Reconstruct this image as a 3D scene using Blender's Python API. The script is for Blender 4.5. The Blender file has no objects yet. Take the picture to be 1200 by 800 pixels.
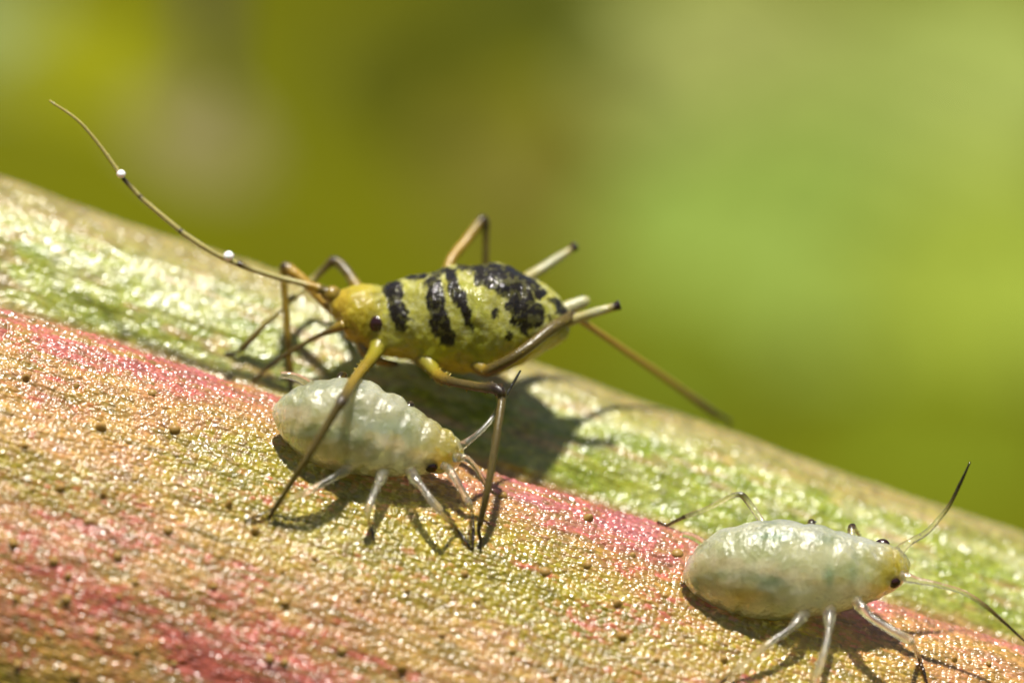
import bpy, math, random
import numpy as np
from mathutils import Vector

R = math.radians
random.seed(4)
rng = np.random.default_rng(7)
C = bpy.context.scene.collection
SC = bpy.context.scene

# ------------------------------------------------------------------ camera
CAM_D = 40.0                       # distance from lens to the plane y = 0
cam_d = bpy.data.cameras.new('camera')
cam = bpy.data.objects.new('camera', cam_d)
C.objects.link(cam)
cam.location = (0, -CAM_D, 0)
cam.rotation_euler = (R(90), 0, 0)
cam_d.sensor_width = 360
cam_d.lens = 1200
cam_d.clip_start = 1
cam_d.clip_end = 3000
cam_d.dof.use_dof = True
cam_d.dof.focus_distance = 39.85
cam_d.dof.aperture_fstop = 0.54
SC.camera = cam

# ------------------------------------------------------------------ light
SUN_TRAVEL = Vector((-0.03, 0.42, -1.0)).normalized()
to_sun = -SUN_TRAVEL
w = bpy.data.worlds.new('World')
SC.world = w
w.use_nodes = True
nt = w.node_tree
bg = nt.nodes['Background']
sky = nt.nodes.new('ShaderNodeTexSky')
sky.sky_type = 'NISHITA'
sky.sun_disc = False
sky.sun_elevation = math.asin(to_sun.z)
sky.sun_rotation = math.atan2(to_sun.x, to_sun.y)
nt.links.new(sky.outputs[0], bg.inputs[0])
bg.inputs[1].default_value = 0.05
sd = bpy.data.lights.new('sun', 'SUN')
sd.energy = 5.0
sd.angle = R(3.0)
sd.color = (1.0, 0.95, 0.86)
so = bpy.data.objects.new('sun', sd)
C.objects.link(so)
so.rotation_euler = SUN_TRAVEL.to_track_quat('-Z', 'Y').to_euler()
so.location = to_sun * 60

SC.view_settings.view_transform = 'Standard'
SC.view_settings.look = 'None'
SC.view_settings.exposure = 0.75
SC.view_settings.gamma = 1
SC.view_settings.use_curve_mapping = False

# ------------------------------------------------------------------ helpers
def P(px, py, y=0.0):
    k = (CAM_D + y) / CAM_D / 100.0
    return np.array([(px - 600) * k, y, (400 - py) * k])

def proj(V):
    k = CAM_D / (CAM_D + V[:, 1]) * 100.0
    return np.stack([600 + V[:, 0] * k, 400 - V[:, 2] * k], 1)

def hash2(ix, iy, seed):
    n = (ix.astype(np.int64) * 374761393 + iy.astype(np.int64) * 668265263 + seed * 974634777) & 0x7fffffff
    n = ((n ^ (n >> 13)) * 1274126177) & 0x7fffffff
    n = ((n ^ (n >> 16)) * 1103515245 + 12345) & 0x7fffffff
    return ((n >> 7) & 0xffff) / 65535.0

def vnoise(x, y, seed=0):
    ix, iy = np.floor(x), np.floor(y)
    fx, fy = x - ix, y - iy
    fx = fx * fx * (3 - 2 * fx); fy = fy * fy * (3 - 2 * fy)
    a = hash2(ix, iy, seed); b = hash2(ix + 1, iy, seed)
    c = hash2(ix, iy + 1, seed); d = hash2(ix + 1, iy + 1, seed)
    return (a * (1 - fx) + b * fx) * (1 - fy) + (c * (1 - fx) + d * fx) * fy

def fbm(x, y, seed=0, octs=4):
    s = np.zeros_like(x); a = 0.5; t = 0
    for k in range(octs):
        s += a * vnoise(x, y, seed + k * 17); t += a
        x = x * 2.03 + 5.1; y = y * 2.03 + 1.7; a *= 0.5
    return s / t

def worley(x, y, seed=0):
    ix, iy = np.floor(x), np.floor(y)
    f1 = np.full_like(x, 9.0); f2 = np.full_like(x, 9.0); idr = np.zeros_like(x); ox = np.zeros_like(x); oy = np.zeros_like(x); id2 = np.zeros_like(x)
    for dx in (-1, 0, 1):
        for dy in (-1, 0, 1):
            cx, cy = ix + dx, iy + dy
            px = cx + 0.15 + 0.7 * hash2(cx, cy, seed); py = cy + 0.15 + 0.7 * hash2(cx, cy, seed + 5)
            d = np.hypot(px - x, py - y)
            closer = d < f1
            f2 = np.where(closer, f1, np.minimum(f2, d))
            idr = np.where(closer, hash2(cx, cy, seed + 9), idr)
            id2 = np.where(closer, hash2(cx, cy, seed + 13), id2)
            ox = np.where(closer, x - px, ox); oy = np.where(closer, y - py, oy)
            f1 = np.where(closer, d, f1)
    return f1, f2, idr, id2, ox, oy

def sstep(a, b, x):
    t = np.clip((x - a) / (b - a), 0, 1)
    return t * t * (3 - 2 * t)

def catmull(pts, n):
    pts = np.asarray(pts, float)
    p = np.vstack([2 * pts[0] - pts[1], pts, 2 * pts[-1] - pts[-2]])
    out = []
    for i in range(1, len(p) - 2):
        for t in np.linspace(0, 1, n, endpoint=False):
            a, b, c, d = p[i - 1], p[i], p[i + 1], p[i + 2]
            out.append(0.5 * ((2 * b) + (c - a) * t + (2 * a - 5 * b + 4 * c - d) * t * t + (3 * b - a - 3 * c + d) * t ** 3))
    out.append(pts[-1])
    return np.array(out)

def mesh_obj(name, V, F, mat, parent=None, col=None, smooth=True):
    me = bpy.data.meshes.new(name)
    me.from_pydata([tuple(v) for v in V] if len(V) < 60000 else V.tolist(), [], F if isinstance(F, list) else F.tolist())
    if col is not None:
        a = me.color_attributes.new('Col', 'FLOAT_COLOR', 'POINT')
        c4 = np.ones((len(V), 4), np.float32); c4[:, :3] = col
        a.data.foreach_set('color', c4.ravel())
    me.materials.append(mat)
    if smooth:
        me.shade_smooth()
    me.update()
    o = bpy.data.objects.new(name, me)
    C.objects.link(o)
    if parent is not None:
        o.parent = parent
        o.matrix_parent_inverse = parent.matrix_basis.inverted()
    return o

def tag(o, label, cat, group=None, kind=None):
    o['label'] = label; o['category'] = cat
    if group: o['group'] = group
    if kind: o['kind'] = kind
    return o

def grid_faces(n, m, closed=True):
    i = np.arange(n - 1)[:, None]; j = np.arange(m if closed else m - 1)[None, :]
    j2 = (j + 1) % m
    return np.stack([i * m + j, i * m + j2, (i + 1) * m + j2, (i + 1) * m + j], -1).reshape(-1, 4)

def tube_arrays(pts, rad, cols=None, seg=12, sub=6, rough=0.0, seed=1, hairs=0, hair_len=0.06):
    """smooth tube through pts with a radius (and colour) at each point; optional short bristles"""
    data = np.hstack([np.asarray(pts, float), np.asarray(rad, float)[:, None]])
    if cols is not None: data = np.hstack([data, np.asarray(cols, float)])
    d = catmull(data, sub)
    c, r = d[:, :3], np.maximum(d[:, 3], 0.002)
    col = np.clip(d[:, 4:7], 0, 1) if cols is not None else None
    T = np.gradient(c, axis=0); T /= np.linalg.norm(T, axis=1)[:, None] + 1e-9
    up = np.array([0, -1.0, 0.2]); n0 = up - T[0] * up.dot(T[0])
    if np.linalg.norm(n0) < 1e-3: n0 = np.array([1.0, 0, 0])
    n0 /= np.linalg.norm(n0)
    ang = np.linspace(0, 2 * np.pi, seg, endpoint=False)
    V = []; N = n0
    rs = np.random.default_rng(seed)
    Ns = []
    for i in range(len(c)):
        N = N - T[i] * N.dot(T[i]); N /= np.linalg.norm(N)
        B = np.cross(T[i], N)
        rr = r[i] * (1 + rough * rs.uniform(-1, 1, seg))
        V.append(c[i] + (np.cos(ang) * rr)[:, None] * N + (np.sin(ang) * rr)[:, None] * B)
        Ns.append((N.copy(), B))
    n = len(c)
    V = np.vstack(V)
    F = grid_faces(n, seg).tolist()
    F.append(list(range(seg))[::-1]); F.append([(n - 1) * seg + k for k in range(seg)])
    colv = np.repeat(col, seg, 0) if col is not None else None
    if hairs:
        vs, fs, cs = [], [], []
        base = len(V)
        for k in range(hairs):
            i = rs.integers(2, n - 1); a = rs.uniform(0, 2 * np.pi)
            Nn, Bb = Ns[i]
            o = math.cos(a) * Nn + math.sin(a) * Bb
            s = T[i] * 0.006
            p = c[i] + o * r[i] * 0.9
            q = -math.sin(a) * Nn + math.cos(a) * Bb
            L = hair_len * rs.uniform(.5, 1.1)
            tip = p + (o * 0.8 + T[i] * 0.6) * L
            b = base + len(vs)
            vs += [p + s, p - s * .5 + q * .008, p - s * .5 - q * .008, tip]
            fs += [[b, b + 1, b + 3], [b + 1, b + 2, b + 3], [b + 2, b, b + 3]]
            if col is not None: cs += [col[i]] * 4
        V = np.vstack([V, np.array(vs)]); F += fs
        if col is not None: colv = np.vstack([colv, np.array(cs)])
    return V, F, colv

def tube(name, pts, rad, mat, parent, cols=None, **kw):
    V, F, cv = tube_arrays(pts, rad, cols, **kw)
    return mesh_obj(name, V, F, mat, parent, cv)

def ellipsoid(name, c, rad, mat, parent=None, n=14, m=20, rough=0.0, axis=None):
    th = np.linspace(0, np.pi, n)[:, None]; ph = np.linspace(0, 2 * np.pi, m, endpoint=False)[None, :]
    d = np.stack([np.sin(th) * np.cos(ph), np.sin(th) * np.sin(ph), np.cos(th) * np.ones_like(ph)], -1).reshape(-1, 3)
    rr = np.random.default_rng(3).uniform(1 - rough, 1 + rough, len(d))[:, None]
    V = d * rr * np.asarray(rad)
    if axis is not None:
        q = Vector((0, 0, 1)).rotation_difference(Vector(axis))
        V = np.array([q @ Vector(v) for v in V])
    return mesh_obj(name, V + np.asarray(c), grid_faces(n, m), mat, parent)

# ------------------------------------------------------------------ materials
def new_mat(name):
    m = bpy.data.materials.new(name); m.use_nodes = True
    n = m.node_tree.nodes; l = m.node_tree.links
    return m, n, l, n['Principled BSDF']

def bump(n, l, bs, scale, strength, dist, detail=3, coord=None, kind='noise', stretch=None):
    tc = n.new('ShaderNodeTexCoord')
    src = tc.outputs['Object']
    if stretch is not None:
        mp = n.new('ShaderNodeMapping'); mp.inputs['Scale'].default_value = stretch[1]
        mp.inputs['Rotation'].default_value = stretch[0]
        l.new(src, mp.inputs[0]); src = mp.outputs[0]
    if kind == 'noise':
        t = n.new('ShaderNodeTexNoise'); t.inputs['Scale'].default_value = scale
        t.inputs['Detail'].default_value = detail; out = t.outputs['Fac']
    else:
        t = n.new('ShaderNodeTexVoronoi'); t.inputs['Scale'].default_value = scale; out = t.outputs['Distance']
    l.new(src, t.inputs['Vector'])
    b = n.new('ShaderNodeBump'); b.inputs['Strength'].default_value = strength; b.inputs['Distance'].default_value = dist
    l.new(out, b.inputs['Height']); l.new(b.outputs[0], bs.inputs['Normal'])
    return b

def col_mat(name, rough=.3, sss=0.0, radius=(.3, .25, .1), sscale=.2, spec=.5, coat=0.0, coat_r=.1, trans=0.0, ior=1.4, noise=0.0, nscale=20, bmp=None):
    m, n, l, b = new_mat(name)
    at = n.new('ShaderNodeAttribute'); at.attribute_name = 'Col'
    src = at.outputs['Color']
    if noise:
        tc = n.new('ShaderNodeTexCoord'); t = n.new('ShaderNodeTexNoise'); t.inputs['Scale'].default_value = nscale
        t.inputs['Detail'].default_value = 4
        l.new(tc.outputs['Object'], t.inputs['Vector'])
        mr = n.new('ShaderNodeMapRange'); mr.inputs['From Min'].default_value = .25; mr.inputs['From Max'].default_value = .75
        mr.inputs['To Min'].default_value = 1 - noise; mr.inputs['To Max'].default_value = 1 + noise
        l.new(t.outputs['Fac'], mr.inputs['Value'])
        mx = n.new('ShaderNodeVectorMath'); mx.operation = 'SCALE'
        l.new(src, mx.inputs[0]); l.new(mr.outputs[0], mx.inputs['Scale'])
        src = mx.outputs[0]
    l.new(src, b.inputs['Base Color'])
    b.inputs['Roughness'].default_value = rough
    b.inputs['Specular IOR Level'].default_value = spec
    b.inputs['IOR'].default_value = ior
    b.inputs['Subsurface Weight'].default_value = sss
    b.inputs['Subsurface Radius'].default_value = radius
    b.inputs['Subsurface Scale'].default_value = sscale
    b.inputs['Coat Weight'].default_value = coat
    b.inputs['Coat Roughness'].default_value = coat_r
    b.inputs['Coat IOR'].default_value = 1.38 if name == 'adult_cuticle' else 1.5
    b.inputs['Transmission Weight'].default_value = trans
    if bmp:
        bb = bump(n, l, b, *bmp)
        if coat: l.new(bb.outputs[0], b.inputs['Coat Normal'])
    return m

def plain(name, colr, rough=.4, sss=0, sscale=.1, trans=0, spec=.5, ior=1.45, bmp=None, noise=0):
    m, n, l, b = new_mat(name)
    b.inputs['Base Color'].default_value = (*colr, 1)
    b.inputs['Roughness'].default_value = rough
    b.inputs['Subsurface Weight'].default_value = sss
    b.inputs['Subsurface Scale'].default_value = sscale
    b.inputs['Transmission Weight'].default_value = trans
    b.inputs['Specular IOR Level'].default_value = spec
    b.inputs['IOR'].default_value = ior
    if noise:
        tc = n.new('ShaderNodeTexCoord'); t = n.new('ShaderNodeTexNoise'); t.inputs['Scale'].default_value = noise
        l.new(tc.outputs['Object'], t.inputs['Vector'])
        r = n.new('ShaderNodeValToRGB')
        r.color_ramp.elements[0].position = .3; r.color_ramp.elements[1].position = .7
        r.color_ramp.elements[0].color = (*[c * .55 for c in colr], 1); r.color_ramp.elements[1].color = (*[min(1, c * 1.35) for c in colr], 1)
        l.new(t.outputs['Fac'], r.inputs[0]); l.new(r.outputs[0], b.inputs['Base Color'])
    if bmp: bump(n, l, b, *bmp)
    return m

M_STEM = col_mat('stem_skin', rough=.45, sss=.45, radius=(.35, .18, .03), sscale=.2, spec=.3, coat=.7, coat_r=.17, noise=.2, nscale=9, bmp=(20, .5, .012))
M_ADULT = col_mat('adult_cuticle', rough=.5, sss=.9, radius=(.5, .45, .06), sscale=.6, spec=.12, coat=.5, coat_r=.1, trans=.08, ior=1.35, noise=.22, nscale=8, bmp=(17, .95, .020))
M_NYMPH = col_mat('young_cuticle', rough=.36, sss=1.0, radius=(.6, .58, .4), sscale=.6, spec=.35, coat=.75, coat_r=.17, trans=.6, ior=1.28, noise=.15, nscale=5, bmp=(24, .95, .016))
M_LEG = col_mat('adult_leg', rough=.34, sss=.6, radius=(.3, .2, .05), sscale=.15, spec=.4, coat=.35, coat_r=.18, noise=.2, nscale=30, bmp=(45, .6, .01))
M_GLASSLEG = col_mat('young_leg', rough=.12, sss=.0, trans=.95, ior=1.26, spec=.6, coat=.6, coat_r=.12, bmp=(30, .6, .012))
M_EYE = plain('eye', (.02, .004, .003), .16, spec=.6, bmp=(60, .5, .008))
M_BEAD = plain('wax_bead', (.85, .85, .82), .25, sss=.3, sscale=.05)
M_GLAND = plain('gland', (.28, .17, .04), .45, sss=.3, sscale=.06, noise=18)

# ------------------------------------------------------------------ the stem
A = math.atan(0.3333)
U = np.array([math.cos(A), 0, -math.sin(A)]); W = np.array([math.sin(A), 0, math.cos(A)])
O = P(600, 561, 0.3)
prof = [(-5.3, -.6), (-4.9, -1.1), (-4.2, -1.5), (-3.2, -1.55), (-2.4, -1.36), (-1.7, -1.07), (-1.1, -.72), (-.6, -.36), (-.27, -.04), (-.08, .22),
        (.0, .42), (-.10, .62), (-.24, .80), (-.22, .98), (0.04, 1.10), (.38, 1.22), (.74, 1.40), (1.06, 1.65), (1.29, 1.98), (1.36, 2.3), (1.26, 2.65),
        (.8, 3.7), (-.3, 4.5), (-2, 5.0), (-3.8, 4.4), (-5.0, 3.0), (-5.6, 1.3), (-5.3, -.6)]
pc = catmull(prof, 40)
arc = np.concatenate([[0], np.cumsum(np.hypot(*np.diff(pc, axis=0).T))])
vis_end = arc[20 * 40]                      # just past the far crest
ta = np.concatenate([np.arange(0.35, vis_end, .0112), np.linspace(vis_end, arc[-1] + .35, 60)[:-1]])
ta_m = np.mod(ta, arc[-1])
pw = np.interp(ta_m, arc, pc[:, 0]); pyy = np.interp(ta_m, arc, pc[:, 1])
us = np.concatenate([np.linspace(-26, -7.3, 40)[:-1], np.arange(-7.3, 7.3, .0118), np.linspace(7.3, 26, 40)])
UU, SS = np.meshgrid(us, ta, indexing='ij')
WW = np.broadcast_to(pw, UU.shape).copy(); YY = np.broadcast_to(pyy, UU.shape).copy()
# outward normal of the profile
dw, dy = np.gradient(pw), np.gradient(pyy)
nl = np.hypot(dw, dy) + 1e-9
nW, nY = dy / nl, -dw / nl
if nY[(np.abs(pw + 3)).argmin()] > 0: nW, nY = -nW, -nY
taper = np.where(WW > -.3, 1 - .011 * UU * sstep(-.3, .6, WW), 1)
WW = WW * taper
lump = (fbm(UU * .8, SS * 1.6, 3) - .5) * .12 + (fbm(UU * 1.1, SS * 6, 31, 3) - .5) * .03
streak = (fbm(UU * 1.3, SS * 16, 11, 3) - .5) * .014
warp = (fbm(UU * 2, SS * 2, 21, 3) - .5) * .5
f1, f2, cid, cid2, cx_, cy_ = worley(UU / .080 + warp * 1.4, SS / .046 + warp * 1.4, 40)
g1, g2, gid, gid2, gx_, gy_ = worley(UU / .042 + 3, SS / .034 + 1, 77)
cell = np.clip(1 - (f1 / .75) ** 2, 0, 1) * (.35 + .65 * cid) * .025 + (cx_ * (cid - .5) * .018 + cy_ * (cid2 - .5) * .018) * sstep(.75, .3, f1)
dome = cell - (1 - sstep(0, .16, f2 - f1)) * .004 + np.clip(1 - (g1 / .6) ** 2, 0, 1) * .006 * (gid > .45)
dense = sstep(7.3, 7.0, np.abs(UU)) * sstep(vis_end + .02, vis_end - .1, SS)
back = sstep(-.15, .2, WW) * sstep(.7, 1.1, YY)
dome *= (1 - .45 * back)
disp = lump + streak + dome * dense
WW += disp * nW; YY += disp * nY
SV = (O + UU[..., None] * U + WW[..., None] * W)
SV[..., 1] = YY
SV = SV.reshape(-1, 3)
spx = proj(SV)

# pigment of the skin
u_, s_, w_ = UU, SS, WW
n1 = fbm(u_ * .9, s_ * 1.5, 51, 4); n2 = fbm(u_ * 1.5, s_ * 7, 61, 4); n3 = fbm(u_ * 7, s_ * 9, 71, 3)
def blob(px, py, rx, ry, ang=0):
    # a pigment patch, laid out on the skin along (u, w)
    k = P(px, py, -.4) - O
    bu, bw = k.dot(U), k.dot(W)
    return np.exp(-(((u_ - bu) / rx) ** 2 + ((w_ - bw) / ry) ** 2))
red = .8 * blob(120, 700, 2.6, .75) + .9 * blob(40, 400, 1.5, .25) + .9 * blob(190, 425, 1.2, .25) + .7 * blob(330, 780, 1.5, .5) \
    + .8 * blob(680, 600, 1.2, .2) + .55 * blob(760, 680, .9, .5) + .45 * blob(150, 610, .8, .3) + .45 * blob(1130, 765, 1.2, .3) + .5 * blob(40, 470, 1.0, .3)
yel = .9 * blob(480, 640, 1.9, .6) + .8 * blob(330, 560, 1.3, .5) + .6 * blob(680, 700, 1.0, .7) + .6 * blob(60, 560, 1.5, .35) + .5 * blob(900, 760, 1.2, .5) + .6 * blob(0, 800, .8, .5) + .15
cj = (cid2 - .5)
red = sstep(.15, 1.15, red * 1.0 + (n2 - .5) * 1.7 + (n1 - .5) * 1.1 + cj * .75)
yel = sstep(.1, 1.0, yel + (n1 - .5) * 1.3 + (n2 - .5) * 1.0 + cj * .7)
c_or = np.array([.37, .215, .042]); c_red = np.array([.36, .085, .055]); c_yel = np.array([.25, .20, .006]); c_pink = np.array([.40, .13, .135])
col = np.zeros(UU.shape + (3,)) + c_or
k = (sstep(.45, .7, fbm(u_ * 2.6, s_ * 4, 97, 3)) * .6)[..., None]; col = col * (1 - k) + np.array([.42, .19, .085]) * k
col = col * (1 - yel[..., None]) + c_yel * yel[..., None]
col = col * (1 - red[..., None]) + c_red * red[..., None]
k = (sstep(.52, .72, fbm(u_ * 1.7, s_ * 12, 99, 3)) * .5)[..., None]; col = col * (1 - k) + np.array([.13, .11, .004]) * k
edge = sstep(-.55, -.05, w_) * (1 - back) * sstep(.3, .7, n2 + .1 + cj * .2) * (.45 + .55 * sstep(.4, .6, n1))
col = col * (1 - .75 * edge[..., None]) + c_pink * .75 * edge[..., None]
c_g = np.array([.25, .28, .02]); c_g2 = np.array([.18, .225, .004]); c_pal = np.array([.40, .40, .15]); c_cr = np.array([.28, .215, .075])
gcol = np.zeros_like(col) + c_g
k = sstep(.42, .62, n2)[..., None]; gcol = gcol * (1 - k) + c_g2 * k
k = sstep(.46, .68, fbm(u_ * 2.2, s_ * 5, 81, 3))[..., None]; k = k * (.35 + .65 * sstep(.3, .9, w_))[..., None]; gcol = gcol * (1 - .85 * k) + c_pal * .85 * k
k = (sstep(.58, .72, fbm(u_ * 1.8, s_ * 8, 91, 3)) * .5)[..., None]; gcol = gcol * (1 - k) + np.array([.40, .21, .09]) * k
k = (sstep(.85, 1.3, w_) * .8)[..., None]; gcol = gcol * (1 - k) + c_cr * k
col = col * (1 - back[..., None]) + gcol * back[..., None]
col *= ((.80 + .02 * back) * (1 + .55 * cj + .4 * (n3 - .5)))[..., None]
SF = grid_faces(len(us), len(ta))
stem = mesh_obj('plant_stem', SV, SF, M_STEM, None, np.clip(col, 0.002, .8).reshape(-1, 3))
tag(stem, 'thick grooved green and red plant stem running diagonally under the aphids', 'stem')

def on_surface(px, py, V=SV, pr=spx, r=4.0):
    d = np.hypot(pr[:, 0] - px, pr[:, 1] - py)
    ok = np.where(d < r)[0]
    if len(ok) == 0: ok = np.array([d.argmin()])
    return V[ok[V[ok, 1].argmin()]]

def stem_normal(p):
    # direction away from the profile's core at this point
    wv = (p - O).dot(W)
    i = np.argmin(np.hypot(pw - wv, pyy - p[1]))
    nn = nW[i] * W + np.array([0, nY[i], 0])
    return nn / np.linalg.norm(nn)

# glands: little brown pimples on the skin
gl = [(40, 572), (69, 570), (120, 577), (197, 619), (62, 655), (79, 675), (78, 699), (157, 680), (138, 700), (258, 650), (250, 685), (331, 668), (370, 653),
      (332, 704), (250, 724), (116, 741), (54, 743), (317, 770), (336, 775), (202, 776), (219, 736), (138, 650), (518, 743), (471, 781), (591, 579), (741, 648),
      (724, 704), (793, 646), (731, 746), (690, 604), (640, 668), (118, 498), (30, 520), (205, 500), (268, 560), (15, 635), (100, 610), (300, 620), (420, 700),
      (560, 700), (600, 760), (650, 790), (690, 660), (770, 770), (850, 770), (400, 760), (20, 700), (20, 780), (90, 790), (160, 760), (270, 590), (160, 560),
      (90, 450), (30, 440), (180, 458), (820, 690), (1120, 770), (1160, 775), (545, 670), (480, 690)]
GN, GM = 7, 10
th = np.linspace(0, np.pi * .5, GN)[:, None]; ph = np.linspace(0, 2 * np.pi, GM, endpoint=False)[None, :]
def gland_mesh(pointy):
    pr = np.sin(th) * (1 - .45 * pointy * (1 - th / (np.pi * .5)))
    V = np.stack([pr * np.cos(ph), pr * np.sin(ph), np.cos(th) ** (1 + pointy * .2) * (1.1 + .5 * pointy) * np.ones_like(ph) - .12], -1).reshape(-1, 3)
    me = bpy.data.meshes.new('gland'); me.from_pydata([tuple(v) for v in V], [], grid_faces(GN, GM).tolist()); me.shade_smooth()
    me.materials.append(M_GLAND); return me
gms = [gland_mesh(0), gland_mesh(.6), gland_mesh(1)]
for i, (px, py) in enumerate(gl):
    p = on_surface(px, py, r=2.5); n = stem_normal(p)
    g = bpy.data.objects.new('gland', gms[i % 3]); C.objects.link(g)
    g.parent = stem
    s = random.uniform(.034, .068)
    g.location = p - n * .012
    g.rotation_euler = (Vector(n) + Vector((random.uniform(-.2, .2), random.uniform(-.2, .2), random.uniform(-.2, .2)))).to_track_quat('Z', 'Y').to_euler()
    g.scale = (s * random.uniform(.85, 1.2), s, s * random.uniform(.8, 1.15))

# ------------------------------------------------------------------ bodies
def body(name, st, mat, parent, colf, lumps=.02, creases=0, crease_d=.0, roll=0., seed=1, n=20, seg=150, bulges=(), flat_bottom=1.0):
    """st: stations (px, py, half height px, y, half depth); rings are perpendicular to the spine"""
    st = np.array(st, float)
    d = catmull(st, n)
    d[:, 2] = np.maximum(d[:, 2], .4); d[:, 4] = np.maximum(d[:, 4], .004)
    c = np.array([P(a[0], a[1], a[3]) for a in d])
    T = np.gradient(c, axis=0); T /= np.linalg.norm(T, axis=1)[:, None]
    # smooth the direction so rings do not cross
    for _ in range(30):
        T[1:-1] = (T[:-2] + T[1:-1] * 2 + T[2:]) / 4
    T /= np.linalg.norm(T, axis=1)[:, None]
    Yv = np.array([0, -1.0, 0])
    B = Yv - T * (T @ Yv)[:, None]; B /= np.linalg.norm(B, axis=1)[:, None]      # towards the camera
    N = np.cross(B, T); N *= np.sign(N[:, 2:3])                                      # up in the picture
    ang = np.linspace(0, 2 * np.pi, seg, endpoint=False)
    t = np.linspace(0, 1, len(c))
    k = (CAM_D + d[:, 3]) / CAM_D / 100
    up = np.sin(ang)[None, :] * (d[:, 2] * k)[:, None]
    sd_ = np.cos(ang)[None, :] * d[:, 4][:, None]
    TT, AA = np.meshgrid(t, ang, indexing='ij')
    per = np.stack([np.cos(AA), np.sin(AA)], -1)
    no = (fbm(TT * 16, (per[..., 0] + 2) * 3.0 + seed, seed, 3) + fbm(TT * 16 + 9, (per[..., 1] + 2) * 3.0, seed + 4, 3) - 1.0)
    env = np.sin(np.pi * np.clip(t, 0, 1)) ** .6
    mul = no * lumps
    if creases:
        ph_ = TT * creases + .06 * np.sin(AA * 3)
        mul = mul - crease_d * np.exp(-((ph_ - np.round(ph_)) / .16) ** 2) * (.2 + 1.6 * fbm(TT * 9, np.sin(AA) * 2.2 + 3, seed + 8, 2))
        mul = mul + lumps * .16 * (np.sin(ph_ * 2 * np.pi + 1.5) * np.sin(AA * 7 + 2 * no)) + lumps * .30 * (fbm(TT * 70, (np.cos(AA) + 2) * 9 + np.sin(AA) * 7, seed + 12, 2) - .5)
    V = c[:, None, :] + up[..., None] * N[:, None, :] + sd_[..., None] * B[:, None, :]
    nrm = (up / (d[:, 2] * k)[:, None] ** 1)[..., None] * N[:, None, :] + (sd_ / d[:, 4][:, None])[..., None] * B[:, None, :]
    nrm /= np.linalg.norm(nrm, axis=-1)[..., None]
    V = V + nrm * (mul * env[:, None])[..., None]
    V = V.reshape(-1, 3); nf = nrm.reshape(-1, 3)
    for (q, rad, amp) in bulges:
        e = np.exp(-(((V - q) ** 2).sum(1)) / rad ** 2)
        V = V + nf * (e * amp)[:, None]
    pr = proj(V)
    cols = colf(V, pr, TT.ravel(), AA.ravel())
    F = grid_faces(len(c), seg).tolist()
    F.append(list(range(seg))); F.append([(len(c) - 1) * seg + q for q in range(seg)][::-1])
    o = mesh_obj(name, V, F, mat, parent, np.clip(cols, .002, .9))
    return o, V, pr

def capdist(p, a, b):
    a = np.array(a, float); b = np.array(b, float); ab = b - a
    t = np.clip(((p - a) @ ab) / (ab @ ab + 1e-9), 0, 1)
    return np.linalg.norm(p - a - t[:, None] * ab, axis=1)

def mix(c, k, d):
    return c * (1 - k[:, None]) + np.array(d) * k[:, None]

def empty(name, p):
    e = bpy.data.objects.new(name, None); C.objects.link(e); e.location = p; e.empty_display_size = .2
    bpy.context.view_layer.update()
    return e

# ---- the adult
adult = empty('aphid', P(540, 440, .8))
tag(adult, 'large yellow adult aphid with black bands standing astride a pale young one', 'aphid')
ya = .80
tb = [(392, 370, 376, .06), (395, 356, 383, .16), (400, 342, 391, .25), (410, 335, 398, .31), (426, 332, 405, .335), (440, 336, 409, .315), (452, 332, 417, .355), (472, 327, 421, .40),
      (492, 321, 426, .45), (515, 315, 431, .50), (540, 310, 436, .54), (565, 308, 438, .56), (592, 312, 435, .54), (616, 322, 428, .47), (638, 338, 418, .36), (654, 355, 409, .23), (663, 369, 400, .13), (668, 380, 390, .05)]
st = [(x, (a + b) / 2, (b - a) / 2, ya, dpt) for (x, a, b, dpt) in tb]
bands = [((459, 334), (470, 376), 9, 11), ((507, 334), (518, 385), 10, 12), ((515, 390), (527, 394), 9, 9), ((529, 327), (540, 352), 9, 8), ((540, 352), (553, 382), 8, 4),
         ((567, 324), (598, 338), 10, 13), ((595, 332), (624, 372), 15, 14), ((598, 350), (603, 376), 6, 4), ((618, 370), (616, 390), 8, 4), ((610, 365), (609, 380), 4, 3),
         ((540, 311), (600, 316), 5, 7), ((600, 314), (634, 345), 8, 6), ((478, 324), (533, 316), 4, 4), ((649, 351), (663, 369), 5, 7), ((597, 393), (597, 395), 4, 4), ((580, 366), (581, 371), 3, 2.5),
         ((645, 372), (646, 376), 2.5, 2)]
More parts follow.
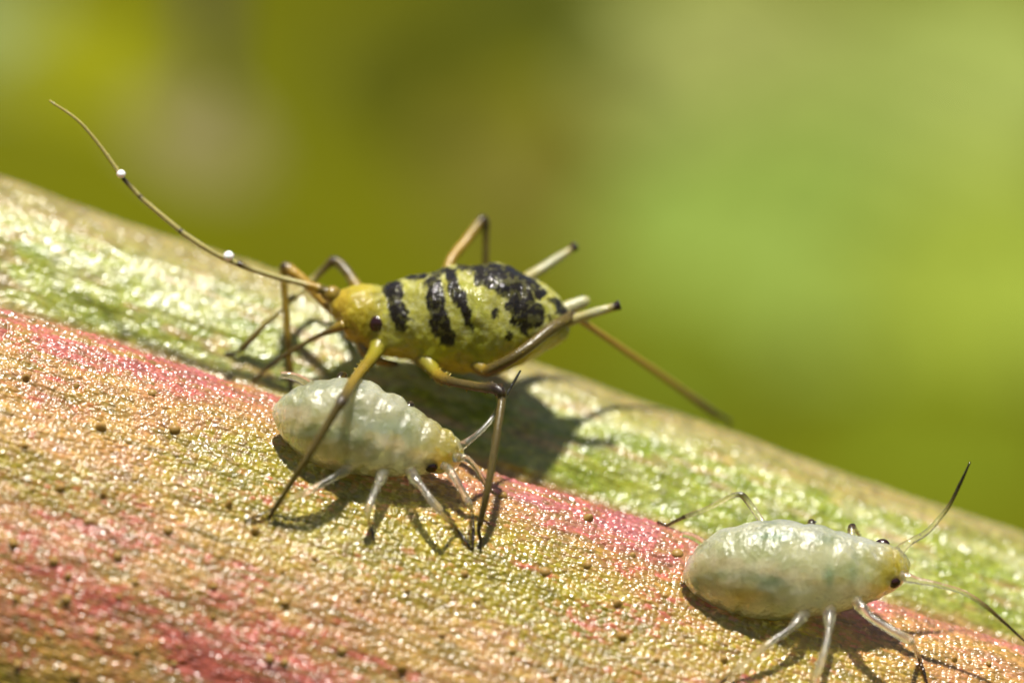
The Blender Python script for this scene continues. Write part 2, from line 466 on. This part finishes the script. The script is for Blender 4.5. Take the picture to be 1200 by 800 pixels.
def adult_col(V, pr, T, A_):
    c = np.zeros((len(V), 3)) + np.array([.28, .265, .045])
    x, y = pr[:, 0], pr[:, 1]
    nz = fbm(x / 13, y / 13, 5, 4); nz2 = fbm(x / 5, y / 5, 15, 3)
    low = sstep(385, 418, y + (nz - .5) * 40 - (x - 540) * .03)
    c = mix(c, low, (.37, .345, .012))
    c = mix(c, sstep(.45, .7, nz2) * (1 - low) * .6, (.37, .36, .17))
    c = mix(c, sstep(.5, .72, fbm(x / 20, y / 14, 33, 3)) * .5, (.22, .23, .02))
    head = sstep(462, 425, x + (nz - .5) * 25)
    c = mix(c, head, (.31, .245, .018))
    c = mix(c, sstep(415, 398, x) * .6, (.33, .21, .015))
    warp = np.stack([(fbm(x / 9, y / 9, 44, 3) - .5) * 12, (fbm(x / 9, y / 9, 54, 3) - .5) * 16], 1)
    q = pr + warp
    k = np.zeros(len(V))
    for a, b, r0, r1 in bands:
        ab = np.array(b, float) - np.array(a, float)
        t = np.clip(((q - np.array(a)) @ ab) / (ab @ ab), 0, 1)
        d = np.linalg.norm(q - np.array(a) - t[:, None] * ab, axis=1)
        k = np.maximum(k, sstep(1.8, -1.8, d - 1.03 * (r0 + (r1 - r0) * t)))
    return mix(c, k * (.86 + .14 * (nz2 > .42)), (.010, .007, .003))
bul = [(P(440, 408, ya - .28), .16, .07), (P(500, 428, ya - .33), .16, .10), (P(562, 436, ya - .33), .17, .08), (P(505, 345, ya - .35), .12, .03), (P(405, 350, ya), .12, .03)]
ab_o, AV, apr = body('body', st, M_ADULT, adult, adult_col, lumps=.05, creases=8, crease_d=.010, seed=3, bulges=bul)
AM = (.20, .135, .013); BR = (.085, .06, .012); DK = (.03, .018, .008); GO = (.30, .185, .02); YE = (.21, .18, .014); GR = (.3, .26, .09)

def leg(parent, pts, mat, foot_pts=None, foot_col=(.02, .013, .008), fr=.022, hairs=130, seed=1, sub=7, hl=.055):
    """pts: (px, py, y, radius, colour); the foot is a child of the leg"""
    if mat is M_GLASSLEG: pts = [(*p[:-2], p[-2] * .86, p[-1]) for p in pts]
    l = tube('leg', [P(a[0], a[1], a[2]) if not isinstance(a[0], np.ndarray) else a[0] for a in [p for p in pts]], [p[-2] for p in pts], mat, parent,
             [p[-1] for p in pts], seg=14, sub=sub, rough=.05, seed=seed, hairs=hairs, hair_len=hl)
    if foot_pts is not None:
        fp = [f if isinstance(f, np.ndarray) else P(*f) for f in foot_pts]
        tube('foot', fp, np.linspace(fr, fr * .6, len(fp)), mat, l, [foot_col] * len(fp), seg=8, sub=4, rough=.05, seed=seed + 1)
    return l

def lift(p, h=.02): return p + stem_normal(p) * h
# near fore leg
f = lift(on_surface(315, 607))
leg(adult, [(454, 380, ya - .05, .18, YE), (447, 398, ya - .16, .13, YE), (437, 417, ya - .40, .078, YE), (424, 434, -.3, .064, AM), (413, 448, -.74, .058, AM), (403, 466, -1.06, .066, BR), (398, 474, -1.14, .06, DK), (394, 480, -1.16, .05, BR),
            (360, 536, -1.15, .04, BR), (328, 586, f[1] - .08, .03, BR), (321, 597, f[1] - .03, .027, DK)], M_LEG, [(322, 595, f[1] - .04), (318, 602, f[1] - .03), f], fr=.024, seed=11)
# near mid leg
f = lift(on_surface(562, 640))
leg(adult, [(490, 395, ya - .05, .18, YE), (498, 419, ya - .2, .125, YE), (508, 434, ya - .38, .078, YE), (517, 442, .22, .07, AM), (530, 447, .0, .055, BR), (560, 453, -.22, .058, BR), (580, 455, -.36, .066, DK), (587, 460, -.40, .062, DK), (588, 468, -.40, .05, BR),
            (582, 510, -.6, .047, BR), (572, 570, -.72, .043, BR), (562, 615, f[1] - .05, .034, DK)], M_LEG, [(562, 613, f[1] - .05), (561, 622, f[1] - .05), (563, 632, f[1] - .01), f], fr=.028, seed=12)
# near hind leg
f = lift(on_surface(857, 497))
leg(adult, [(546, 400, ya - .05, .18, YE), (556, 420, ya - .22, .12, YE), (568, 434, ya - .38, .075, AM), (581, 430, .30, .07, BR), (610, 413, .25, .066, BR), (645, 386, .45, .07, BR), (664, 374, .68, .072, BR), (671, 370, .78, .062, DK), (677, 373, .88, .043, GO),
            (720, 402, 1.42, .038, GO), (780, 443, 1.93, .04, AM), (826, 476, f[1] - .2, .046, BR), (840, 486, f[1] - .06, .04, DK)], M_LEG, [(838, 484, f[1] - .07), (848, 489, f[1] - .03), (855, 493, f[1] - .02), f], fr=.028, seed=13)
# far hind leg
f = lift(on_surface(580, 425))
leg(adult, [(520, 335, ya + .3, .07, YE), (528, 306, 1.25, .06, GO), (545, 284, 1.42, .062, GO), (558, 267, 1.52, .062, AM), (565, 258, 1.57, .06, DK), (569, 262, 1.58, .045, DK), (569, 280, 1.6, .04, BR),
            (569, 330, 1.65, .04, BR), (572, 390, f[1], .03, DK)], M_LEG, [(572, 388, f[1]), (576, 410, f[1]), f], seed=14)
# far mid leg
f = lift(on_surface(263, 412))
leg(adult, [(430, 352, ya + .15, .07, AM), (418, 336, 1.05, .07, AM), (408, 320, 1.15, .06, BR), (398, 309, 1.22, .06, BR), (391, 306, 1.25, .062, DK), (385, 310, 1.26, .045, BR),
            (362, 332, 1.33, .04, GR), (320, 370, f[1] - .2, .038, GR), (287, 405, f[1] - .05, .04, BR), (282, 409, f[1] - .04, .032, DK)], M_LEG, [(283, 408, f[1] - .05), (276, 414, f[1] - .02), (270, 413, f[1]), f], seed=15)
# far fore leg
f = lift(on_surface(342, 458))
leg(adult, [(412, 384, ya + .05, .06, AM), (399, 374, .85, .05, GO), (380, 355, .9, .052, GO), (358, 331, .95, .06, GO), (342, 318, .98, .07, GO), (334, 313, 1.0, .062, DK), (332, 319, 1.0, .045, AM), (333, 332, 1.0, .042, AM),
            (337, 390, 1.02, .042, AM), (341, 440, f[1] - .03, .035, AM)], M_LEG, [(341, 438, f[1] - .02), (342, 448, f[1]), f], seed=16)
# antennae
LA = [(412, 352, ya - .02, .12, AM), (403, 349, ya - .05, .105, AM), (397, 347, ya - .06, .075, BR), (391, 345, ya - .08, .105, AM), (383, 343, ya - .08, .09, AM), (378, 340, ya - .1, .055, BR), (373, 338, ya - .1, .066, AM), (365, 335, ya - .12, .045, GO), (350, 331, ya - .13, .037, GR), (330, 326, ya - .15, .036, GR), (300, 317, ya - .2, .036, GR),
      (284, 311, ya - .22, .038, BR), (280, 309, ya - .22, .037, DK), (276, 308, ya - .22, .035, GR), (250, 296, ya - .27, .034, GR), (217, 275, ya - .32, .033, GR), (212, 271, ya - .32, .033, DK), (207, 267, ya - .32, .031, GR),
      (170, 236, ya - .38, .028, GR), (165, 231, ya - .38, .03, DK), (160, 226, ya - .38, .027, GR), (146, 211, ya - .4, .026, DK), (140, 203, ya - .4, .024, GR), (115, 168, ya - .44, .02, GR), (90, 140, ya - .48, .017, GR), (58, 118, ya - .5, .011, GR)]
tube('antenna', [P(a[0], a[1], a[2]) for a in LA], [a[3] for a in LA], M_LEG, adult, [a[4] for a in LA], seg=12, sub=5, rough=.05, seed=21, hairs=60, hair_len=.03)
LB = [(404, 380, .55, .06, AM), (395, 384, .6, .055, AM), (386, 388, .66, .04, BR), (372, 394, .74, .03, BR), (340, 412, .92, .026, BR), (318, 428, 1.03, .026, DK), (312, 432, 1.06, .023, BR), (295, 447, 1.12, .015, BR)]
tube('antenna', [P(a[0], a[1], a[2]) for a in LB], [a[3] for a in LB], M_LEG, adult, [a[4] for a in LB], seg=10, sub=5, rough=.05, seed=22, hairs=20, hair_len=.03)
# eyes, cornicles, cauda, mouth
def eye_on(parent, px, py, V, pr, r, sink=.55):
    p = on_surface(px, py, V, pr, 4)
    return ellipsoid('eye', p + np.array([0, r * sink, 0]), (r, r * .8, r * .92), M_EYE, parent, rough=.03)
eye_on(adult, 440, 381, AV, apr, .122)
p2 = on_surface(440, 381, AV, apr); e2 = p2.copy(); e2[1] = 2 * ya - p2[1] - .03
ellipsoid('eye', e2, (.09, .075, .085), M_EYE, adult, rough=.03)
PALE = (.33, .32, .17)
def cornicle(parent, pts, seed):
    V = [P(a[0], a[1], a[2]) for a in pts]
    return tube('cornicle', V, [a[3] for a in pts], M_LEG, parent, [a[4] for a in pts], seg=14, sub=5, rough=.06, seed=seed)
cornicle(adult, [(608, 333, ya + .3, .085, GR), (622, 323, ya + .4, .07, GR), (640, 312, ya + .48, .06, PALE), (655, 302, ya + .52, .055, PALE), (667, 294, ya + .55, .045, GR), (671, 291, ya + .56, .05, DK), (676, 288, ya + .57, .058, DK)], 31)
cornicle(adult, [(655, 380, ya - .05, .08, GR), (682, 371, ya - .08, .06, GR), (700, 365, ya - .1, .058, PALE), (714, 361, ya - .1, .05, GR), (721, 359, ya - .1, .05, DK), (727, 357, ya - .1, .062, DK)], 32)
tube('cauda', [P(656, 366, ya + .05), P(672, 358, ya + .08), P(685, 353, ya + .1), P(691, 351, ya + .11)], [.1, .085, .07, .03], M_LEG, adult, [GR, PALE, PALE, GR], seg=12, rough=.04)
tube('rostrum', [P(424, 398, ya), P(430, 414, ya - .05), P(450, 424, ya), P(466, 426, ya + .05)], [.09, .07, .05, .03], M_LEG, adult, [AM, AM, AM, DK], seg=12, rough=.03)

# beads on the long antenna
for (px, py, y, r, lab) in [(142, 204, ya - .46, .052, 'small white bead halfway along the long antenna, the one nearer its tip'),
                            (268, 300, ya - .32, .062, 'bright white bead on the long antenna close to the dark leg knee')]:
    b = ellipsoid('wax_bead', P(px, py, y), (r, r, r * .95), M_BEAD, None, rough=.03)
    tag(b, lab, 'bead', 'white beads stuck to the antenna')

# ---- the young ones
NP = (.58, .565, .355); NY = (.52, .41, .03)
def nymph_col(hx, spots, yel_at):
    def f(V, pr, T, A_):
        x, y = pr[:, 0], pr[:, 1]
        c = np.zeros((len(V), 3)) + np.array(NP)
        n_ = fbm(x / 22, y / 18, 7, 4); m_ = fbm(x / 9, y / 9, 17, 3)
        c = mix(c, sstep(.45, .65, n_) * .7, (.36, .38, .17))
        c = mix(c, sstep(.5, .7, m_) * .5, (.64, .63, .44))
        for (sx, sy, rx, ry, sc, am) in spots:
            k = np.exp(-(((x - sx) / rx) ** 2 + ((y - sy) / ry) ** 2)) * am
            c = mix(c, k * (.6 + .8 * m_), sc)
        k = sstep(yel_at - 22, yel_at + 18, x + (n_ - .5) * 30)
        return mix(c, k * .85, NY)
    return f
def nymph_stations(pts, prof_h, yc, depth_k):
    """spine through pts (px, py); half heights (fraction, px)"""
    cp = catmull(pts, 20); L = np.concatenate([[0], np.cumsum(np.hypot(*np.diff(cp, axis=0).T))]); L /= L[-1]
    out = []
    for s, h in prof_h:
        out.append((np.interp(s, L, cp[:, 0]), np.interp(s, L, cp[:, 1]), h, yc, max(h / 100 * depth_k, .01)))
    return out
GN_ = [(0, 2), (.015, 10), (.05, 22), (.11, 35), (.2, 46), (.32, 53), (.45, 55), (.58, 50), (.7, 41), (.8, 33), (.88, 27), (.94, 21), (.98, 12), (1, 2)]
LC = (.93, .89, .70); LF = (.12, .08, .04)

n1 = empty('aphid', P(430, 540, 0))
tag(n1, 'pale young aphid standing under the banded adult on the red ridge', 'aphid', 'pale young aphids on the stem')
y1 = -.42
st1 = nymph_stations([(319, 480), (375, 492), (430, 504), (490, 522), (544, 534)], GN_, y1, .74)
b1, V1, pr1 = body('body', st1, M_NYMPH, n1, nymph_col(0, [(400, 505, 30, 14, (.30, .38, .20), .7), (455, 500, 25, 10, (.30, .38, .22), .6), (345, 500, 16, 12, (.40, .42, .16), .5)], 505),
                   lumps=.04, creases=12, crease_d=.016, seed=9)
eye_on(n1, 507, 549, V1, pr1, .082)
ellipsoid('eye', P(524, 508, y1 + .12), (.075, .06, .05), M_EYE, n1, rough=.03)
def nantenna(par, pts, seed):
    return tube('antenna', [P(a[0], a[1], a[2]) for a in pts], [a[3] for a in pts], M_GLASSLEG, par, [a[4] if len(a) > 4 else LC for a in pts], seg=12, sub=6, rough=.06, seed=seed, hairs=14, hair_len=.03)
nantenna(n1, [(530, 524, y1 - .05, .06), (540, 522, y1 - .08, .055), (548, 517, y1 - .1, .04), (560, 508, y1, .033), (575, 492, y1 + .12, .03), (584, 478, y1 + .2, .027, (.3, .28, .15)), (595, 460, y1 + .3, .022, (.12, .1, .05)), (610, 434, y1 + .4, .011, (.05, .04, .02))], 41)
nantenna(n1, [(534, 536, y1 - .12, .055), (543, 536, y1 - .2, .045), (552, 541, y1 - .18, .032), (560, 552, y1 - .12, .028), (570, 570, y1 - .06, .024, (.3, .28, .15)), (582, 580, y1 - .04, .016, (.1, .08, .05))], 42)
def nleg(par, pts, foot_px, seed):
    f = lift(on_surface(*foot_px), .015)
    pp = [(p[0], p[1], p[2], p[3], p[4] if len(p) > 4 else LC) for p in pts]
    last = pp[-1]
    e = P(last[0], last[1], last[2])
    d = f - e
    return leg(par, pp, M_GLASSLEG, [e - d * .05, e + d * .5, f], foot_col=LF, fr=.02, hairs=14, seed=seed, hl=.03)
def nearY(px, py, h=.1): return on_surface(px, py)[1] - h
nleg(n1, [(520, 545, y1 - .15, .06), (528, 552, y1 - .25, .055), (537, 566, y1 - .32, .045), (546, 582, y1 - .33, .043), (551, 592, y1 - .33, .044), (553, 600, nearY(553, 600), .025, (.4, .36, .25)), (555, 622, nearY(555, 622, .05), .02, (.3, .25, .15))], (556, 642), 51)
nleg(n1, [(480, 550, y1 - .15, .08), (487, 562, y1 - .3, .075), (494, 570, y1 - .36, .05), (506, 586, y1 - .45, .052), (514, 596, y1 - .48, .055), (518, 602, y1 - .47, .03), (535, 620, nearY(535, 620, .06), .024, (.3, .24, .12)), (546, 634, nearY(546, 634, .03), .022, (.2, .14, .07))], (552, 641), 52)
nleg(n1, [(450, 550, y1 - .15, .09), (446, 562, y1 - .3, .075), (442, 570, y1 - .38, .05), (435, 586, y1 - .5, .052), (431, 596, y1 - .55, .055), (431, 602, y1 - .54, .03), (433, 614, nearY(433, 614, .05), .024, (.3, .24, .12)), (437, 624, nearY(437, 624, .03), .022, (.2, .14, .07))], (440, 631), 53)
nleg(n1, [(415, 540, y1 - .15, .08), (403, 552, y1 - .28, .075), (393, 558, y1 - .34, .05), (375, 568, y1 - .42, .047), (358, 577, y1 - .47, .045), (345, 582, y1 - .47, .03), (320, 595, nearY(320, 595, .05), .025, (.4, .36, .22)), (300, 606, nearY(300, 606, .03), .022, (.25, .2, .1))], (289, 609), 54)
# far legs: knees show over the back
def stub(par, pts, seed, foot_px):
    return nleg(par, pts, foot_px, seed)
stub(n1, [(472, 492, y1 + .2, .06), (478, 480, y1 + .3, .055, (.3, .26, .16)), (481, 474, y1 + .36, .055, (.32, .26, .14)), (483, 478, y1 + .45, .03, (.3, .26, .16)), (488, 496, .72, .025)], 55, (490, 500))
stub(n1, [(392, 460, y1 + .2, .06), (397, 445, y1 + .3, .05, (.35, .28, .12)), (401, 439, y1 + .36, .045, (.25, .18, .06)), (406, 442, y1 + .5, .03, (.3, .26, .16)), (410, 455, .8, .025)], 56, (415, 462))
tube('cornicle', [P(365, 452, y1 - .05), P(352, 444, y1 - .08), P(340, 440, y1 - .1), (P(329, 439, y1 - .1))], [.06, .05, .045, .04], M_GLASSLEG, n1, [LC] * 4, seg=12, rough=.04)

n2 = empty('aphid', P(930, 700, 0))
tag(n2, 'pale young aphid standing apart from the others with both antennae spread', 'aphid', 'pale young aphids on the stem')
y2 = -.42
G2 = [(0, 2), (.015, 11), (.05, 24), (.11, 38), (.2, 50), (.32, 57), (.45, 58), (.58, 54), (.7, 47), (.8, 39), (.88, 31), (.94, 24), (.98, 13), (1, 2)]
st2 = nymph_stations([(800, 677), (860, 668), (930, 667), (1000, 669), (1067, 660)], G2, y2, .7)
b2, V2, pr2 = body('body', st2, M_NYMPH, n2, nymph_col(0, [(905, 628, 28, 5, (.12, .24, .12), .9), (905, 680, 20, 9, (.18, .28, .15), .7), (972, 675, 6, 14, (.12, .26, .17), .8), (1000, 672, 6, 14, (.2, .3, .2), .5),
                    (865, 700, 14, 8, (.42, .34, .08), .8), (960, 632, 20, 5, (.2, .3, .18), .5), (825, 680, 16, 22, (.36, .34, .14), .6)], 1035), lumps=.034, creases=12, crease_d=.013, seed=13)
eye_on(n2, 1050, 684, V2, pr2, .088)
ellipsoid('eye', P(1034, 637, y2 + .12), (.085, .07, .06), M_EYE, n2, rough=.03)
DG = (.28, .24, .12); DD = (.07, .05, .025)
nantenna(n2, [(1050, 648, y2 - .02, .06), (1058, 641, y2 - .04, .055), (1066, 635, y2 - .04, .04), (1085, 624, y2 - .05, .032), (1100, 608, y2 - .06, .028), (1113, 591, y2 - .08, .025, DG), (1125, 567, y2 - .1, .02, DD), (1137, 541, y2 - .12, .01, DD)], 61)
nantenna(n2, [(1055, 674, y2 - .12, .06), (1065, 677, y2 - .16, .055), (1076, 680, y2 - .18, .04), (1100, 685, y2 - .2, .032), (1130, 694, y2 - .2, .028), (1155, 710, y2 - .2, .025, DG), (1178, 730, y2 - .2, .02, DD), (1203, 753, y2 - .2, .01, DD)], 62)
nleg(n2, [(1000, 700, y2 - .15, .09), (1010, 712, y2 - .28, .08), (1020, 722, y2 - .34, .06), (1045, 738, y2 - .45, .058), (1063, 748, y2 - .5, .06), (1070, 754, y2 - .5, .04), (1077, 772, nearY(1077, 772, .08), .032, (.3, .22, .12)), (1083, 788, nearY(1083, 788, .04), .026, (.2, .14, .07))], (1087, 798), 71)
nleg(n2, [(972, 712, y2 - .15, .1), (972, 726, y2 - .3, .085), (971, 738, y2 - .4, .05), (968, 755, y2 - .5, .05), (962, 775, y2 - .6, .055), (957, 788, y2 - .64, .055), (953, 793, y2 - .62, .035), (948, 812, nearY(948, 812, .05), .026, (.3, .24, .12))], (946, 825), 72)
nleg(n2, [(945, 715, y2 - .15, .09), (935, 728, y2 - .3, .08), (925, 737, y2 - .38, .05), (900, 754, y2 - .5, .045), (880, 770, y2 - .55, .042), (868, 779, y2 - .56, .03), (850, 795, nearY(850, 795, .06), .026, (.5, .42, .2))], (828, 812), 73)
f = lift(on_surface(783, 614), .015)
leg(n2, [(900, 630, y2 + .15, .05, LC), (892, 610, y2 + .3, .045, LC), (882, 595, y2 + .38, .043, LC), (872, 582, y2 + .42, .045, DG), (866, 579, y2 + .43, .038, DG), (855, 582, y2 + .44, .033, LC), (830, 595, f[1] - .1, .032, LC), (800, 606, f[1] - .04, .03, DG)],
    M_GLASSLEG, [P(803, 605, f[1] - .04), P(790, 611, f[1] - .02), f, lift(on_surface(770, 609))], foot_col=LF, fr=.024, hairs=14, hl=.03)
stub(n2, [(950, 632, y2 + .2, .06), (951, 620, y2 + .3, .055, DG), (951, 612, y2 + .36, .055, (.45, .33, .17)), (954, 614, y2 + .45, .03, DG), (962, 626, .75, .025, DG)], 75, (966, 632))
stub(n2, [(1000, 640, y2 + .15, .06), (998, 628, y2 + .25, .055, LC), (998, 618, y2 + .32, .055, (.5, .36, .18)), (1001, 618, y2 + .42, .035, DG), (1010, 634, .72, .025, DG)], 76, (1014, 645))
tube('cornicle', [P(830, 640, y2 - .05), P(818, 632, y2 - .08), P(808, 627, y2 - .1), P(800, 626, y2 - .1)], [.05, .045, .04, .035], M_GLASSLEG, n2, [LC] * 4, seg=12, rough=.04)

# ------------------------------------------------------------------ what grows behind, far out of focus
def ground_mat():
    m, n, l, b = new_mat('meadow_green')
    tc = n.new('ShaderNodeTexCoord'); t = n.new('ShaderNodeTexNoise'); t.inputs['Scale'].default_value = .03; t.inputs['Detail'].default_value = 6
    r = n.new('ShaderNodeValToRGB')
    r.color_ramp.elements[0].position = .35; r.color_ramp.elements[0].color = (.05, .05, .0004, 1)
    r.color_ramp.elements[1].position = .65; r.color_ramp.elements[1].color = (.078, .082, .0006, 1)
    l.new(tc.outputs['Object'], t.inputs['Vector']); l.new(t.outputs['Fac'], r.inputs[0]); l.new(r.outputs[0], b.inputs['Base Color'])
    b.inputs['Roughness'].default_value = 1
    b.inputs['Specular IOR Level'].default_value = .08
    return m
gy = np.concatenate([np.linspace(-400, 90, 12), np.linspace(100, 300, 50), np.linspace(320, 900, 12)])
gx = np.linspace(-500, 500, 80)
GX, GY = np.meshgrid(gx, gy, indexing='ij')
GZ = -70 + 170 * sstep(110, 330, GY) + (fbm(GX / 30, GY / 30, 5) - .5) * 9
gv = np.stack([GX, GY, GZ], -1).reshape(-1, 3)
gr = mesh_obj('ground', gv, grid_faces(len(gx), len(gy), False), ground_mat())
gr['kind'] = 'structure'

def leaf_mat(name, c):
    m, n, l, b = new_mat(name)
    tc = n.new('ShaderNodeTexCoord'); t = n.new('ShaderNodeTexNoise'); t.inputs['Scale'].default_value = .6; t.inputs['Detail'].default_value = 4
    r = n.new('ShaderNodeValToRGB')
    r.color_ramp.elements[0].position = .3; r.color_ramp.elements[1].position = .7
    r.color_ramp.elements[0].color = (*[q * .8 for q in c], 1); r.color_ramp.elements[1].color = (*[q * 1.2 for q in c], 1)
    l.new(tc.outputs['Object'], t.inputs['Vector']); l.new(t.outputs['Fac'], r.inputs[0]); l.new(r.outputs[0], b.inputs['Base Color'])
    b.inputs['Roughness'].default_value = .8
    b.inputs['Specular IOR Level'].default_value = .12
    tr = n.new('ShaderNodeBsdfTranslucent'); l.new(r.outputs[0], tr.inputs[0])
    mx = n.new('ShaderNodeMixShader'); mx.inputs[0].default_value = .3
    l.new(b.outputs[0], mx.inputs[1]); l.new(tr.outputs[0], mx.inputs[2]); l.new(mx.outputs[0], n['Material Output'].inputs[0])
    return m
def leaf(px, py, y, L, Wd, rot, c, label, tilt=45, cat='leaf', name='leaf'):
    """a broad pointed blade with a folded midrib and toothed edge, its stalk a part of it"""
    n, m = 36, 13
    t = np.linspace(0, 1, n); s = np.linspace(-1, 1, m)
    TT, S_ = np.meshgrid(t, s, indexing='ij')
    wd = Wd * np.sin(np.pi * np.clip(TT, 0, 1) ** .8) ** .75 * (1 + .05 * np.sin(TT * 90))
    X = S_ * wd * .5; Yl = (TT - .5) * L
    Z = np.abs(S_) * wd * .10 - (TT - .5) ** 2 * L * .35 + .02 * L * np.sin(TT * 40 + np.abs(S_) * 3)
    V = np.stack([X, Yl, Z], -1).reshape(-1, 3)
    F = grid_faces(n, m, False)
    F2 = np.vstack([F])
    mat = leaf_mat(name + '_green', c)
    o = mesh_obj(name, V, F2, mat)
    sol = o.modifiers.new('thickness', 'SOLIDIFY'); sol.thickness = L * .008
    st_ = mesh_obj('leaf_stalk', *tube_arrays([(0, -.48 * L, -.07 * L), (0, -.6 * L, -.13 * L), (0, -.8 * L, -.3 * L)], [L * .014, L * .014, L * .018], seg=8)[:2], mat, o)
    o.location = P(px, py, y)
    o.rotation_mode = 'QUATERNION'
    nd = Vector((math.sin(R(rot)) * .0, -math.sin(R(tilt)), math.cos(R(tilt))))
    q = nd.to_track_quat('Z', 'Y')
    from mathutils import Quaternion
    o.rotation_quaternion = q @ Quaternion((0, 0, 1), R(rot))
    tag(o, label, cat, 'blurred leaves behind the stem')
    return o
BRT = (.24, .33, .075)
leaf(95, 75, 90, 8.5, 5.2, 70, (.22, .225, .002), 'blurred bright yellow-green leaf beyond the tip of the long antenna', 50)
leaf(-15, 25, 110, 7, 5, 20, (.25, .30, .12), 'blurred pale grey-green leaf cut by the top left corner', 50)
leaf(225, 160, 62, 4.6, 2.7, 60, (.24, .21, .085), 'blurred withered beige leaf above the long antenna', 60)
leaf(610, 10, 128, 13, 8, 80, (.038, .046, .001), 'blurred dark green leaf at the top edge above the adult', 40)
leaf(430, 90, 132, 11, 8, 30, (.08, .085, .0006), 'blurred mid-green leaf between the withered leaf and the dark leaf', 45)
leaf(600, 200, 120, 11, 9, 10, (.13, .12, .012), 'blurred dull olive leaf behind the raised hind knee of the adult', 50)
leaf(830, 60, 215, 26, 20, 30, (.26, .285, .075), 'blurred pale green leaf highest of the pale ones at right', 55)
leaf(1130, 90, 200, 26, 20, -30, (.26, .31, .07), 'blurred light green leaf near the top right corner', 55)
leaf(900, 280, 160, 24, 17, 75, (.22, .30, .05), 'blurred fresh green leaf, largest behind the outstretched hind leg', 60)
leaf(1150, 330, 140, 17, 13, 100, (.25, .31, .035), 'blurred green leaf at the right edge above the dark bank', 60)
leaf(1090, 520, 105, 13, 9, 85, (.13, .16, .003), 'blurred yellow-olive leaf low behind the upright antenna at right', 55)
leaf(800, 420, 115, 10, 8, 20, (.12, .15, .004), 'blurred olive green leaf just above the tibia of the hind leg', 55)
# a dark dry twig
tw = tube('twig', [P(250, -260, 52), P(246, -60, 52), P(240, 60, 51.5), P(246, 125, 51)], [.6, .58, .55, .35], plain('twig_bark', (.06, .052, .012), .8), None, seg=10, rough=.06)
tag(tw, 'blurred dark twig hanging down over the withered beige leaf', 'twig')
